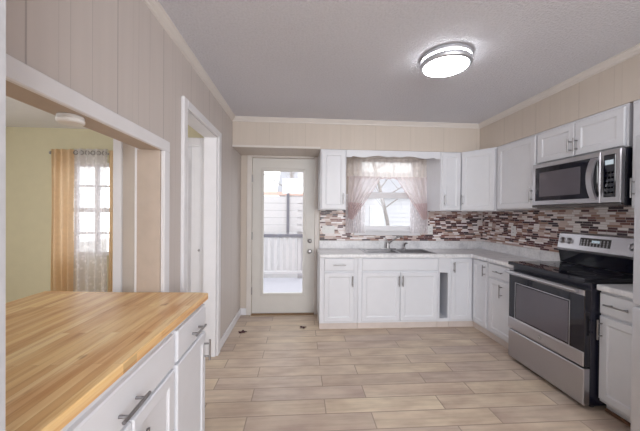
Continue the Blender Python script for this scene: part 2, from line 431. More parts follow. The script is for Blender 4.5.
# the rear of the house behind the camera: a wall with a window added for soft fill
mb = MB(); mb.box(-4.3, .25, -3.1, -3.0, 0, ZC); mb.box(.25, 2.45, -3.1, -3.0, 0, .45); mb.box(.25, 2.45, -3.1, -3.0, 2.25, ZC); mb.box(2.45, XR, -3.1, -3.0, 0, ZC)
struct(mb.build('wall_rear', 'plain_wall'))
def window(name, axis, c, a0, a1, z0, z1, fr, mullions, rails, inward, label, depth=.06, ft=None):
    ft = ft or fr
    """frame, sashes and one pane in the plane AXIS=c"""
    mb = MB(); d0, d1 = sorted((c, c+depth*inward))
    def bx(u0, u1, w0, w1, e=0):
        if axis == 'y': mb.box(u0, u1, d0+e, d1-e, w0, w1, .003)
        else: mb.box(d0+e, d1-e, u0, u1, w0, w1, .003)
    bx(a0, a0+fr, z0, z1); bx(a1-fr, a1, z0, z1); bx(a0+fr, a1-fr, z0, z0+fr); bx(a0+fr, a1-fr, z1-ft, z1)
    for mu in mullions: bx(mu-.018, mu+.018, z0+fr, z1-fr, .008)
    for r0, r1 in rails: bx(a0+fr, a1-fr, r0, r1, .004)
    o = struct(mb.build(name, 'trim'), label)
    p = MB(); cc = c+depth*inward*.5
    if axis == 'y': p.box(a0+fr*.5, a1-fr*.5, cc-.003, cc+.003, z0+fr*.5, z1-fr*.5)
    else: p.box(cc-.003, cc+.003, a0+fr*.5, a1-fr*.5, z0+fr*.5, z1-fr*.5)
    p.build('pane', 'glass', o); return o
window('window_3', 'y', -3.09, .25, 2.45, .45, 2.25, .06, (1.35,), (), 1, 'wide unseen window added behind the camera for soft fill')
window('window_4', 'x', -4.39, .2, 1.6, .8, 2.0, .06, (.9,), (), 1, 'unseen side window added to the adjoining room for soft fill')  # added opening out of view, lets extra light into the adjoining room
window('window_2', 'y', 3.68, X0, X1, Z0, Z1, .045, ((X0+X1)/2-.12, (X0+X1)/2+.12), ((1.385, 1.435), (1.12, 1.14), (1.69, 1.71)), 1, 'curtained window of the adjoining room')
# the kitchen window
kw = window('window_1', 'y', 4.02, WX0, WX1, WZ0, WZ1, .06, (), ((1.615, 1.70),), 1, 'white sash window over the sink', .07, .03)
mb = MB(); mb.box(WX0-.06, WX0, YB-.012, YB, WZ0, WZ1, .003); mb.box(WX1, WX1+.06, YB-.012, YB, WZ0, WZ1, .003); 
mb.box(WX0-.07, WX1+.07, YB-.045, YB+.02, WZ0-.018, WZ0+.004, .004); mb.box(WX0-.05, WX1+.05, YB-.014, YB, WZ0-.07, WZ0-.018, .003)
mb.build('sill', 'trim', kw)
# the entry door
mb = MB()
mb.box(-.722, DX0, YB-.016, YB, 0, 2.215, .004); mb.box(DX1, .262, YB-.010, YB, 0, 2.215, .003); mb.box(DX0, DX1, YB-.016, YB, 2.148, 2.215, .004)
struct(mb.build('trim_11', 'cream'), 'casing of the entry door')
GX0, GX1, GZ0, GZ1 = -.50, .043, .29, 1.965
mb = MB(); a, b = DX0+.004, DX1-.004; y0, y1 = YB+.008, YB+.05
mb.box(a, GX0, y0, y1, .018, 2.14); mb.box(GX1, b, y0, y1, .018, 2.14); mb.box(GX0, GX1, y0, y1, .018, GZ0); mb.box(GX0, GX1, y0, y1, GZ1, 2.14)
d1 = struct(mb.build('door_1', 'door'), 'entry door with one tall glass pane')
mb = MB(); fr = .03
mb.box(GX0-fr, GX0+.006, y0-.014, y0, GZ0-fr, GZ1+fr, .005); mb.box(GX1-.006, GX1+fr, y0-.014, y0, GZ0-fr, GZ1+fr, .005)
mb.box(GX0, GX1, y0-.014, y0, GZ0-fr, GZ0+.006, .005); mb.box(GX0, GX1, y0-.014, y0, GZ1-.006, GZ1+fr, .005)
mb.build('glazing_bead', 'door', d1)
MB().box(GX0, GX1, y0+.015, y0+.022, GZ0, GZ1).build('pane', 'glass', d1)
for z in (.33, 1.08, 1.86):
    MB().tube([(DX0+.002, YB-.006, z-.05), (DX0+.002, YB-.006, z+.05)], .009).build('hinge', 'chrome', d1, True)
MB().lathe((.133, y0, 1.012), [(.03, 0), (.03, -.008), (.024, -.014), (.012, -.016), (.012, -.03), (.004, -.032)], 'y', 24).build('deadbolt', 'chrome', d1, True)
MB().lathe((.133, y0, .868), [(.03, 0), (.03, -.008), (.012, -.014), (.012, -.03), (.024, -.038), (.029, -.052), (.022, -.066), (.004, -.07)], 'y', 24).build('knob', 'chrome', d1, True)
struct(MB().box(DX0, DX1, YB-.03, YB+.1, 0, .016, .004).build('trim_12', 'bronze'), 'bronze door threshold')
# tiled backsplash
mb = MB(); mb.box(.272, XR-.009, YB-.009, YB, 1.02, 1.092); mb.box(.272, .735, YB-.009, YB, 1.092, 1.45); mb.box(1.71, XR-.009, YB-.009, YB, 1.092, 1.47)
struct(mb.build('trim_13', 'mosaic_x'), 'mosaic strip tile behind the sink')
struct(MB().box(XR-.009, XR, 1.2, YB, .91, 1.475).build('trim_14', 'mosaic_y'), 'mosaic strip tile behind the range')

# ------------------------------------------------------------------ base cabinets
BY, DT = 3.455, .02           # face of the back run, thickness of a door
def carcass_y(root, xa, xb, z0=.075, z1=.868, yb=YB-.012):
    MB().box(xa, xb, BY, yb, z0, z1, .002).build('body', 'cabinet', root)
    MB().box(xa+.001, xb-.001, BY+.018, yb-.1, 0, z0-.001).build('toe_kick', 'toe', root)
Fy = lambda x, z: frame_at((x, BY, z), (1, 0, 0), (0, -1, 0))
t = thing('base_cabinet', (.47, 3.72, 0), 'white base cabinet with one drawer over one door, beside the entry door', 'cabinet')
carcass_y(t, .24, .70)
M = Fy(.293, .71); d = MB().front(M, .357, .145, DT).build('drawer', 'cabinet', t); handle(d, Fy(.293, .71) @ Matrix.Translation((0, DT, 0)), .178, .07, .15, False)
M = Fy(.293, .098); d = MB().front(M, .357, .59, DT, .05).build('door', 'cabinet', t); handle(d, M @ Matrix.Translation((0, DT, 0)), .338, .49, .13)
t = thing('sink_cabinet', (1.2, 3.72, 0), 'wide white sink cabinet with two doors under a false drawer panel', 'cabinet')
mb = MB(); mb.box(.702, 1.70, BY, BY+.02, .075, .868); mb.box(.702, .722, BY+.02, 3.98, .075, .868); mb.box(1.68, 1.70, BY+.02, 3.98, .075, .868); mb.box(.722, 1.68, BY+.02, 3.98, .075, .095); mb.box(.722, 1.68, 3.965, 3.98, .095, .868)
mb.build('body', 'cabinet', t); MB().box(.703, 1.699, BY+.018, 3.9, 0, .074).build('toe_kick', 'toe', t)
MB().front(Fy(.75, .71), .94, .145, DT).build('false_drawer', 'cabinet', t)
for i, xa in enumerate((.75, 1.223)):
    M = Fy(xa, .098); d = MB().front(M, .467, .59, DT, .05).build('door', 'cabinet', t); handle(d, M @ Matrix.Translation((0, DT, 0)), .447 if i == 0 else .02, .49, .13)
# the narrow open slot
t = thing('open_slot_cabinet', (1.77, 3.72, 0), 'narrow open white cabinet slot without a door, between sink doors and corner', 'cabinet')
mb = MB(); mb.box(1.702, 1.722, BY, 3.98, .075, .868); mb.box(1.826, 1.848, BY, 3.98, .075, .868); mb.box(1.722, 1.826, 3.96, 3.98, .1, .868)
mb.box(1.722, 1.826, BY, 3.98, .075, .115); mb.box(1.722, 1.826, BY, BY+.02, .68, .868); mb.box(1.722, 1.826, BY+.02, 3.96, .80, .868)
mb.build('body', 'cabinet', t); MB().box(1.703, 1.847, BY+.018, 3.9, 0, .074).build('toe_kick', 'toe', t)
# corner cabinet with a folding pair of doors
RX = 2.15                      # face of the right run
Fx = lambda y, z: frame_at((RX, y, z), (0, -1, 0), (-1, 0, 0))
t = thing('corner_cabinet', (2.2, 3.6, 0), 'white corner base cabinet with two doors meeting at the inside corner', 'cabinet')
mb = MB(); mb.prism([(1.85, BY), (RX, BY), (RX, 3.155), (XR-.012, 3.155), (XR-.012, YB-.012), (1.85, YB-.012)], .075, .868); mb.build('body', 'cabinet', t)
mb = MB(); mb.prism([(1.851, BY+.018), (RX+.018, BY+.018), (RX+.018, 3.156), (2.5, 3.156), (2.5, 3.9), (1.851, 3.9)], 0, .074); mb.build('toe_kick', 'toe', t)
M = Fy(1.862, .098); d = MB().front(M, .264, .755, DT, .05).build('door', 'cabinet', t); handle(d, M @ Matrix.Translation((0, DT, 0)), .022, .655, .13)
M = Fx(BY-.024, .098); d = MB().front(M, .255, .755, DT, .05).build('door', 'cabinet', t); handle(d, M @ Matrix.Translation((0, DT, 0)), .233, .655, .13)
def unit_x(root, ya, yb, z0=.075, z1=.868):
    MB().box(RX, XR-.012, ya, yb, z0, z1, .002).build('body', 'cabinet', root)
t = thing('base_cabinet', (2.35, 3.0, 0), 'slim white base cabinet with a drawer over a door, squeezed between corner and range', 'cabinet')
unit_x(t, 2.70, 3.153); MB().box(RX+.018, 2.5, 2.701, 3.152, 0, .074).build('toe_kick', 'toe', t)
M = Fx(3.13, .71); d = MB().front(M, .39, .142, DT).build('drawer', 'cabinet', t); handle(d, M @ Matrix.Translation((0, DT, 0)), .175, .07, .13, False)
M = Fx(3.13, .098); d = MB().front(M, .39, .59, DT, .05).build('door', 'cabinet', t); handle(d, M @ Matrix.Translation((0, DT, 0)), .215, .49, .14)
t = thing('base_cabinet', (2.35, 1.78, 0), 'white base cabinet with a drawer over a door, beside the refrigerator', 'cabinet')
unit_x(t, 1.60, 1.925); MB().box(RX+.05, 2.5, 1.601, 1.92, 0, .074).build('toe_kick', 'cabinet', t)
MB().box(RX+.036, RX+.0495, 1.601, 1.92, 0, .024, .003).build('floor_strip', 'brown', t)['label'] = 'brown strip along the floor'
M = Fx(1.918, .705); d = MB().front(M, .305, .145, DT).build('drawer', 'cabinet', t); handle(d, M @ Matrix.Translation((0, DT, 0)), .13, .075, .15, False)
M = Fx(1.918, .098); d = MB().front(M, .305, .59, DT, .05).build('door', 'cabinet', t); handle(d, M @ Matrix.Translation((0, DT, 0)), .02, .495, .14)

# ------------------------------------------------------------------ laminate countertops
CF, CX, CT = 3.415, 2.105, .91
SK = (.80, 1.70, 3.50, 3.93)
t = thing('countertop', (1.4, 3.7, .87), 'grey marbled laminate L-shaped countertop around the sink', 'countertop')
mb = MB(); z0 = .87
mb.box(.236, SK[0]+.012, CF, YB-.01, z0, CT, .006); mb.box(SK[0]+.012, SK[1]-.012, CF, SK[2]+.012, z0, CT, .004); mb.box(SK[0]+.012, SK[1]-.012, SK[3]-.012, YB-.01, z0, CT)
mb.box(SK[1]-.012, XR-.01, CF, YB-.01, z0, CT, .004); mb.box(CX, XR-.01, 2.70, CF+.01, z0, CT, .006)
mb.build('slab', 'marble', t)
mb = MB(); mb.box(.264, XR-.01, YB-.03, YB-.0095, CT, 1.02, .004); mb.box(XR-.03, XR-.0095, 2.70, YB-.03, CT, 1.02, .004)
mb.build('upstand', 'marble', t)
t = thing('countertop', (2.35, 1.78, .87), 'short grey marbled countertop piece between range and refrigerator', 'countertop')
MB().box(CX, XR-.01, 1.595, 1.922, .87, CT, .006).build('slab', 'marble', t)
MB().box(XR-.03, XR-.0095, 1.595, 1.922, CT, 1.0, .004).build('upstand', 'marble', t)
# sink
t = thing('kitchen_sink', (1.25, 3.72, .74), 'stainless double bowl sink set into the marbled counter under the window', 'sink')
mb = MB(); a, b, c_, d_ = SK; zt = CT+.004
bowls = ((a+.03, 1.235, c_+.03, d_-.075), (1.265, b-.03, c_+.03, d_-.075))
mb.box(a, b, c_, c_+.03, CT+.0005, zt, .001); mb.box(a, b, d_-.075, d_, CT+.0005, zt, .001)
for q in ((a, a+.03), (1.235, 1.265), (b-.03, b)): mb.box(q[0], q[1], c_+.03, d_-.075, CT+.0005, zt, .001)
mb.build('rim', 'steel', t)
for q in bowls:
    mb = MB(); i = .02
    rg = lambda e, z: [(q[0]+e, q[2]+e, z), (q[1]-e, q[2]+e, z), (q[1]-e, q[3]-e, z), (q[0]+e, q[3]-e, z)]
    mb.rings([rg(-.003, CT+.002), rg(0, CT-.003), rg(.012, .765), rg(.035, .745)], cap=False)
    mb._add(rg(.035, .745), [(0, 1, 2, 3)])
    o = mb.build('bowl', 'bowl', t)
    MB().lathe(((q[0]+q[1])/2, (q[2]+q[3])/2, .7455), [(.042, 0), (.042, .003), (.03, .001), (.004, .001)], 'z', 24).build('drain', 'chrome', o, True)
# faucet and sprayer on the sink's rear deck
zt += .0005
t = thing('kitchen_faucet', (1.20, 3.892, zt), 'chrome kitchen faucet with raised spout behind the double sink', 'faucet')
MB().box(1.09, 1.31, 3.868, 3.918, zt, zt+.012, .005, seg=2).build('base_plate', 'chrome', t, True)
MB().lathe((1.20, 3.893, zt+.012), [(.024, 0), (.024, .03), (.02, .045), (.02, .075), (.01, .085)], 'z', 20).build('body', 'chrome', t, True)
MB().tube([(1.20, 3.893, zt+.06), (1.25, 3.875, zt+.115), (1.32, 3.85, zt+.165), (1.365, 3.835, zt+.185), (1.385, 3.828, zt+.178), (1.392, 3.826, zt+.155)], [.012, .011, .0105, .011, .011, .011], 12).build('spout', 'chrome', t, True)
MB().tube([(1.20, 3.893, zt+.09), (1.195, 3.895, zt+.105), (1.17, 3.90, zt+.15)], [.012, .009, .007], 10).build('lever', 'chrome', t, True)
t = thing('side_sprayer', (1.43, 3.892, zt), 'small chrome side sprayer standing beside the faucet', 'sprayer')
MB().lathe((1.43, 3.892, zt), [(.02, 0), (.02, .008), (.013, .014), (.012, .035)], 'z', 16).build('holder', 'chrome', t, True)
MB().tube([(1.43, 3.892, zt+.034), (1.43, 3.89, zt+.065), (1.445, 3.875, zt+.085), (1.465, 3.86, zt+.082)], [.010, .013, .013, .010], 12).build('spray_head', 'chrome', t, True)

# ------------------------------------------------------------------ wall cabinets
UZ0, UZ1 = 1.44, SZ-.002
def upper_y(xa, xb, label, hinge_right_handle, z0=UZ0):
    t = thing('wall_cabinet', ((xa+xb)/2, 3.75, z0), label, 'cabinet')
    MB().box(xa, xb, SY+.002, YB-.012, z0, UZ1, .002).build('body', 'cabinet', t)
    M = frame_at((xa+.012, SY+.002, z0+.008), (1, 0, 0), (0, -1, 0)); w = xb-xa-.024; h = UZ1-z0-.03
    d = MB().front(M, w, h, DT, .05).build('door', 'cabinet', t)
    handle(d, M @ Matrix.Translation((0, DT, 0)), w-.025 if hinge_right_handle else .025, .125, .13)
upper_y(.24, .553, 'narrow white wall cabinet beside the entry door, left of the sink window', True)
upper_y(1.735, 1.995, 'narrow white wall cabinet between the sink window and the corner cabinet', False)
t = thing('corner_wall_cabinet', (2.35, 3.6, UZ0), 'white corner wall cabinet with a slanted door', 'cabinet')
MB().prism([(1.998, SY+.002), (2.0, SY), (SX, 3.167), (XR-.012, 3.167), (XR-.012, YB-.012), (1.998, YB-.012)], UZ0, UZ1).build('body', 'cabinet', t)
u = Vector((SX-2.0, 3.167-SY, 0)); n = Vector((u.y, -u.x, 0)).normalized()
n = n if n.y < 0 else -n
M = frame_at(Vector((2.0, SY, UZ0+.008))+u.normalized()*.012, u, n); w = u.length-.024
d = MB().front(M, w, UZ1-UZ0-.03, DT, .05).build('door', 'cabinet', t); handle(d, M @ Matrix.Translation((0, DT, 0)), .022, .125, .13)
def upper_x(ya, yb, z0, label, doors, hl, z1=UZ1):
    t = thing('wall_cabinet', (2.4, (ya+yb)/2, z0), label, 'cabinet')
    MB().box(SX+.002, XR-.012, ya, yb, z0, z1, .002).build('body', 'cabinet', t)
    for (p, q), hu in zip(doors, hl):
        M = frame_at((SX+.002, q, z0+.008), (0, -1, 0), (-1, 0, 0)); w = q-p
        d = MB().front(M, w, z1-z0-.03, DT, .05).build('door', 'cabinet', t)
        if hu is not None: handle(d, M @ Matrix.Translation((0, DT, 0)), .022 if hu == 0 else w-.022, .085 if z0 > 1.7 else .125, .11 if z0 > 1.7 else .13)
upper_x(2.592, 3.163, UZ0+.015, 'large single door white wall cabinet left of the microwave', [(2.604, 3.125)], [1])
upper_x(1.835, 2.588, 1.872, 'short two door white wall cabinet above the microwave', [(2.213, 2.578), (1.847, 2.208)], [1, 0])
upper_x(1.565, 1.812, UZ0+.01, 'white wall cabinet right of the microwave, above the refrigerator side', [(1.575, 1.795)], [0])
# scalloped board over the window
mb = MB(); pts = []
N = 60; xa, xb = .556, 1.732
prof = lambda u: 2.094-.018*math.exp(-((u-.5)/.05)**2)*-1 + .012*math.cos(2*PI*u*3) if .06 < u < .94 else 2.082
top = [(xa+(xb-xa)*k/N, UZ1) for k in range(N+1)]; bot = [(xa+(xb-xa)*k/N, prof(k/N)) for k in range(N+1)]
vs = []; fs = []
for k in range(N+1):
    for y in (SY+.004, SY+.022): vs += [(top[k][0], y, top[k][1]), (bot[k][0], y, bot[k][1])]
for k in range(N):
    a = k*4; b = a+4
    fs += [(a, b, b+1, a+1), (a+2, a+3, b+3, b+2), (a, a+2, b+2, b), (a+1, b+1, b+3, a+3)]
fs += [(0, 1, 3, 2), (N*4, N*4+2, N*4+3, N*4+1)]
mb._add(vs, fs); tag(mb.build('valance_board', 'cabinet'), 'white scalloped board joining the wall cabinets above the window', 'valance')

# ------------------------------------------------------------------ kitchen curtains
def sheet(name, mat, pts_fn, nu, nv, parent=None):
    mb = MB(); vs = [pts_fn(i/nu, j/nv) for j in range(nv+1) for i in range(nu+1)]
    fs = [(j*(nu+1)+i, j*(nu+1)+i+1, (j+1)*(nu+1)+i+1, (j+1)*(nu+1)+i) for j in range(nv) for i in range(nu)]
    mb._add(vs, fs); return mb.build(name, mat, parent, True)
KY = 3.925
o = MB().tube([(.63, KY, 2.115), (1.70, KY, 2.115)], .007); t = tag(o.build('curtain_rod', 'chrome', None, True), 'thin curtain rod across the top of the sink window', 'curtain rod')
def val(u, v):
    x = .63+(1.76-.63)*u; z = 2.15-(2.15-1.888)*v+.006*math.sin(u*70)*v
    return (x, KY-.016+.012*math.sin(u*95)*(.5+.5*v)-.004, z)
c = thing('valance_curtain', (1.19, KY, 1.89), 'gathered cream sheer valance across the top of the sink window', 'curtain')
sheet('fabric', 'valance', val, 190, 8, c)
def val_b(u, v):
    q = val(u, 1); return (q[0], q[1]-.002, q[2]+.006-.018*v)
sheet('hem_band', 'mauve', val_b, 190, 2, c)
for side in (0, 1):
    mx = (lambda x: x) if side == 0 else (lambda x: 2.392-x)
    def sw(u, v, mx=mx):
        # inner edge runs from the valance's middle down to the outer edge
        xo = .645; xi = 1.09-(1.09-.70)*v
        z = 1.90-(1.90-1.335)*v-.02*u*v
        x = xo+(xi-xo)*u
        return (mx(x), KY-.05+.012*math.sin(u*34+v*3)*(1-.4*v), z)
    c = thing('swag_curtain', (mx(.8), KY-.05, 1.33), 'sheer mauve-edged swag curtain on the ' + ('entry door' if side == 0 else 'corner cabinet') + ' side of the sink window', 'curtain', 'swag curtains at the sink window')
    sheet('fabric', 'swag', lambda u, v: sw(u, v*.62), 44, 16, c)
    sheet('lower_band', 'mauve', lambda u, v: sw(u, .62+v*.38), 44, 10, c)
    def ed(u, v, mx=mx):
        q = sw(1, u); return (q[0]+(.012*v if side == 0 else -.012*v), q[1]-.004, q[2]-.004)
    sheet('edging', 'mauve', ed, 24, 1, c)
    def tier(u, v, mx=mx):
        x = .615+(.885-.615)*u; z = 1.66-(1.66-1.132)*v
        return (mx(x), KY-.012+.013*math.sin(u*42+side)*(.6+.4*v), z)
    c = tag(sheet('tier_curtain', 'sheer', tier, 60, 12), 'white lace lower curtain panel over the ' + ('door side' if side == 0 else 'corner side') + ' edge of the sink window', 'curtain', 'lower lace curtain panels')

# ------------------------------------------------------------------ range
t = thing('kitchen_range', (2.3, 2.31, 0), 'stainless freestanding electric range with black glass top and oven door', 'range')
ya, yb = 1.93, 2.69; FX = 2.05
MB().box(FX+.03, 2.60, ya, yb, .03, .915, .003).build('body', 'black', t)
[MB().lathe((x, y, 0), [(.02, 0), (.02, .03)], 'z', 12).build('foot', 'slot', t) for x in (2.14, 2.55) for y in (ya+.05, yb-.05)]
MB().box(FX-.022, 2.56, ya-.004, yb+.004, .916, .946, .005, seg=2).build('cooktop', 'glassblack', t)
o = [c_ for c_ in C.objects if c_.name.startswith('cooktop')][-1]
for bx_, by_, br in ((2.2, 2.12, .085), (2.2, 2.5, .105), (2.42, 2.12, .085), (2.42, 2.5, .075)):
    mb = MB(); mb.rings([[(bx_+r*math.cos(a), by_+r*math.sin(a), .9465) for a in [2*PI*k/40 for k in range(40)]] for r in (br, br-.004)], cap=False); mb.build('burner_ring', 'slot', o)
Fr = lambda y, z, x=FX+.029: frame_at((x, y, z), (0, -1, 0), (-1, 0, 0))
d = MB().front(Fr(yb-.003, .31), .754, .555, .045).build('oven_door', 'glassblack', t)
MB().front(Fr(yb-.003, .312, FX-.0165), .754, .105, .006).build('door_trim', 'steel', d)
MB().front(Fr(yb-.003, .822, FX-.0165), .754, .038, .004).build('door_top_trim', 'steel', d)
MB().front(Fr(2.59, .43, FX-.0165), .53, .315, .0015).build('oven_window', 'greyglass', d)
mb = MB(); w0 = 2.605; 
for (u0, u1, v0, v1) in ((0, .56, 0, .006), (0, .56, .339, .345), (0, .006, 0, .345), (.554, .56, 0, .345)):
    mb.front(Fr(w0-u0, .415+v0, FX-.0165), u1-u0, v1-v0, .002) if min(u1-u0, v1-v0) > .03 else mb.box(FX-.0185, FX-.0165, w0-u1, w0-u0, .415+v0, .415+v1)
mb.build('window_border', 'steel', d)
mb = MB(); hz = .855; hx = FX-.062
mb.tube([(hx, ya+.02, hz), (hx-.004, ya+.2, hz), (hx-.006, 2.31, hz), (hx-.004, yb-.2, hz), (hx, yb-.02, hz)], .014, 14)
for y in (ya+.05, yb-.05): mb.tube([(hx, y, hz), (FX-.015, y, hz-.012)], .012)
mb.build('handle', 'steel', d, True)
mb = MB(); mb.lathe((FX-.0228, 2.31, .365), [(.018, 0), (.018, -.0015), (.015, -.0025), (.015, -.0015), (.004, -.0015)], 'x', 28); bd = mb.build('badge', 'chrome', d, True)
mb = MB()
ga = lambda cy_, cz_, r, a0, a1: [(FX-.0255, cy_+r*math.cos(a), cz_+r*math.sin(a)) for a in [a0+(a1-a0)*k/14 for k in range(15)]]
mb.tube(ga(2.316, .366, .006, -.3, 4.6), .0012, 6); mb.tube(ga(2.304, .364, .006, -2.6, 2.2), .0012, 6); mb.build('badge_script', 'plastic', bd, True)
dr = MB().front(Fr(yb-.003, .035), .754, .262, .045).build('storage_drawer', 'steel', t)
# control panel at the back
mb = MB()
mb.rings([[(2.565, y, .947), (2.545, y, 1.06), (2.59, y, 1.08), (2.603, y, 1.08), (2.603, y, .947)] for y in (ya, yb)]); mb.build('riser', 'glassblack', t)
mb = MB()
prof_ = [(2.537, 1.064), (2.53, 1.085), (2.555, 1.222), (2.572, 1.232), (2.603, 1.232), (2.603, 1.064)]
mb.rings([[(x, y, z) for x, z in prof_] for y in (ya, yb)]); cp = mb.build('control_panel', 'steel', t)
Mn = frame_at((2.533, yb, 1.085), (0, -1, 0), (-.984, 0, .178)); vv = Vector((.179, 0, .984))
Mc = Matrix((Vector((0, -1, 0)), Vector((-.984, 0, .179)), vv)).transposed().to_4x4(); Mc.translation = Vector((2.531, yb, 1.086))
MB().front(Mc @ Matrix.Translation((.215, 0, .038)), .27, .078, .003).build('display_panel', 'slot', cp)
MB().front(Mc @ Matrix.Translation((.325, .003, .07)), .07, .026, .001).build('clock_screen', 'lcd', cp)
mb = MB()
for r_ in range(3):
    for k in range(9):
        if r_ == 2 and 3 <= k <= 5: continue
        mb.front(Mc @ Matrix.Translation((.226+k*.028, .003, .045+r_*.02)), .017, .011, .001)
mb.build('buttons', 'steel', cp)
for u0 in (.045, .115, .645, .715):
    mb = MB(); ring = lambda r, n_: [Mc @ Vector((u0+r*math.cos(2*PI*k/22), n_, .072+r*math.sin(2*PI*k/22))) for k in range(22)]
    mb.rings([ring(.031, 0), ring(.031, .004), ring(.023, .008), ring(.021, .026), ring(.006, .03)]); kb = mb.build('knob', 'steel', cp, True)
    MB().box(u0-.004, u0+.004, .024, .036, .054, .09, .002, mtx=Mc).build('grip', 'steel', kb)

# ------------------------------------------------------------------ microwave
t = thing('microwave', (2.4, 2.2, 1.468), 'stainless over-the-range microwave under the short wall cabinet', 'microwave')
my0, my1, mz0, mz1, mx = 1.826, 2.577, 1.468, 1.862, 2.165
MB().box(mx+.032, XR-.02, my0, my1, mz0, mz1, .004).build('body', 'black', t)
Fm = lambda y, z, x=mx+.031: frame_at((x, y, z), (0, -1, 0), (-1, 0, 0))
d = MB().front(Fm(my1, mz0+.02), .615, mz1-mz0-.022, .03).build('door', 'steel', t)
MB().front(Fm(my1-.036, mz0+.058, mx+.0008), .565, .30, .003).build('window', 'glassblack', d)
MB().front(Fm(my1-.085, mz0+.095, mx-.0025), .385, .215, .001).build('inner_screen', 'greyglass', d)
mb = MB(); hp = []
for k in range(15):
    a = -1+2*k/14; hp.append((mx-.012-.05*(1-a*a), my1-.582-.012*(1-a*a), (mz0+mz1)/2+.005+a*.148))
R = []
for i, p in enumerate(hp):
    R.append([(p[0]+dx, p[1]+dy, p[2]) for dx, dy in ((-.007, -.02), (-.007, .02), (.007, .024), (.007, -.024))])
mb.rings(R); mb.box(mx-.02, mx+.001, my1-.602, my1-.562, mz0+.048, mz0+.066); mb.box(mx-.02, mx+.001, my1-.602, my1-.562, mz1-.062, mz1-.044); mb.build('handle', 'steel', d, True)
p = MB().front(Fm(my1-.616, mz0+.02), .135, mz1-mz0-.022, .03).build('control_panel', 'steel', t)
k = MB().front(Fm(my1-.640, mz0+.06, mx+.0008), .082, .30, .003).build('keypad', 'glassblack', p)
MB().front(Fm(my1-.648, mz0+.285, mx-.0022), .064, .04, .001).build('clock_screen', 'lcd', k)
for r_ in range(5):
    for c_ in range(3): MB().front(Fm(my1-.650-c_*.022, mz0+.085+r_*.035, mx-.0022), .016, .014, .001).build('button', 'slot', k)
mb = MB(); mb.box(mx+.004, mx+.031, my0, my1, mz0, mz0+.018); mb.build('vent_strip', 'slot', t)

# ------------------------------------------------------------------ refrigerator
t = thing('refrigerator', (2.25, 1.13, 0), 'pale stainless refrigerator with a freezer drawer, beside the short countertop piece', 'refrigerator')
MB().box(2.0, 2.60, .70, 1.552, .03, 1.85, .004).build('body', 'steel_lt', t)
[MB().box(2.02+i*.5, 2.07+i*.5, y, y+.05, 0, .03).build('foot', 'slot', t) for i in (0, 1) for y in (.73, 1.47)]
for nm, z0, z1 in (('freezer_drawer', .07, .875), ('door', .888, 1.862)):
    d = MB().box(1.925, 1.998, .70, 1.552, z0, z1, .012, seg=3).build(nm, 'steel_lt', t, True)
    if nm == 'door': MB().tube([(1.924, .78, 1.02), (1.885, .78, 1.05), (1.88, .78, 1.35), (1.885, .78, 1.65), (1.924, .78, 1.68)], .012).build('handle', 'chrome', d, True)
    else: MB().tube([(1.924, .80, .78), (1.885, .83, .78), (1.88, 1.12, .78), (1.885, 1.42, .78), (1.924, 1.45, .78)], .012).build('handle', 'chrome', d, True)

# ------------------------------------------------------------------ peninsula
t = thing('butcher_block_countertop', (-1, 1.1, .895), 'honey-coloured wooden butcher block top on the white peninsula cabinets', 'countertop')
poly = [(-.536, .505), (-.520, 1.69), (-.56, 1.702), (-.78, 1.7135), (-.95, 1.718), (-1.455, 1.76), (-1.46, .505)]
mb = MB(); cxm, cym = -1, 1.1
rg = lambda e, z: [(x+(e if x < cxm else -e), y+(e if y < cym else -e), z) for x, y in poly]
mb.rings([rg(0, .902), rg(0, .932), rg(.003, .936)]); mb.build('slab', 'butcher', t)
IX = -.552
Fi = lambda y, z: frame_at((IX, y, z), (0, 1, 0), (1, 0, 0))
def island(yA, yB, label):
    t = thing('peninsula_cabinet', (-.85, (yA+yB)/2, 0), label, 'cabinet')
    MB().box(-1.13, IX, yA, yB, .10, .901, .002).build('body', 'cabinet', t)
    MB().box(-1.10, IX-.06, yA+.001, yB-.001, 0, .099).build('toe_kick', 'cabinet', t)
    return t
t = island(1.296, 1.70, 'white peninsula cabinet with one small drawer and one door, at the far end')
M = Fi(1.311, .735); d = MB().front(M, .379, .137, DT).build('drawer', 'cabinet', t); handle(d, M @ Matrix.Translation((0, DT, 0)), .215, .055, .14, False, .03, .006)
M = Fi(1.311, .135); d = MB().front(M, .379, .585, DT, .05).build('door', 'cabinet', t); handle(d, M @ Matrix.Translation((0, DT, 0)), .357, .485, .115, True, .03, .006)
t = island(.62, 1.294, 'white peninsula cabinet with one wide drawer above two doors, nearest the camera')
M = Fi(.655, .735); d = MB().front(M, .626, .137, DT).build('drawer', 'cabinet', t); handle(d, M @ Matrix.Translation((0, DT, 0)), .285, .05, .145, False, .03, .006)
for i, ys in enumerate((.655, .973)):
    M = Fi(ys, .135); d = MB().front(M, .309, .585, DT, .05).build('door', 'cabinet', t); handle(d, M @ Matrix.Translation((0, DT, 0)), .29 if i == 0 else .022, .475, .13, r=.006)

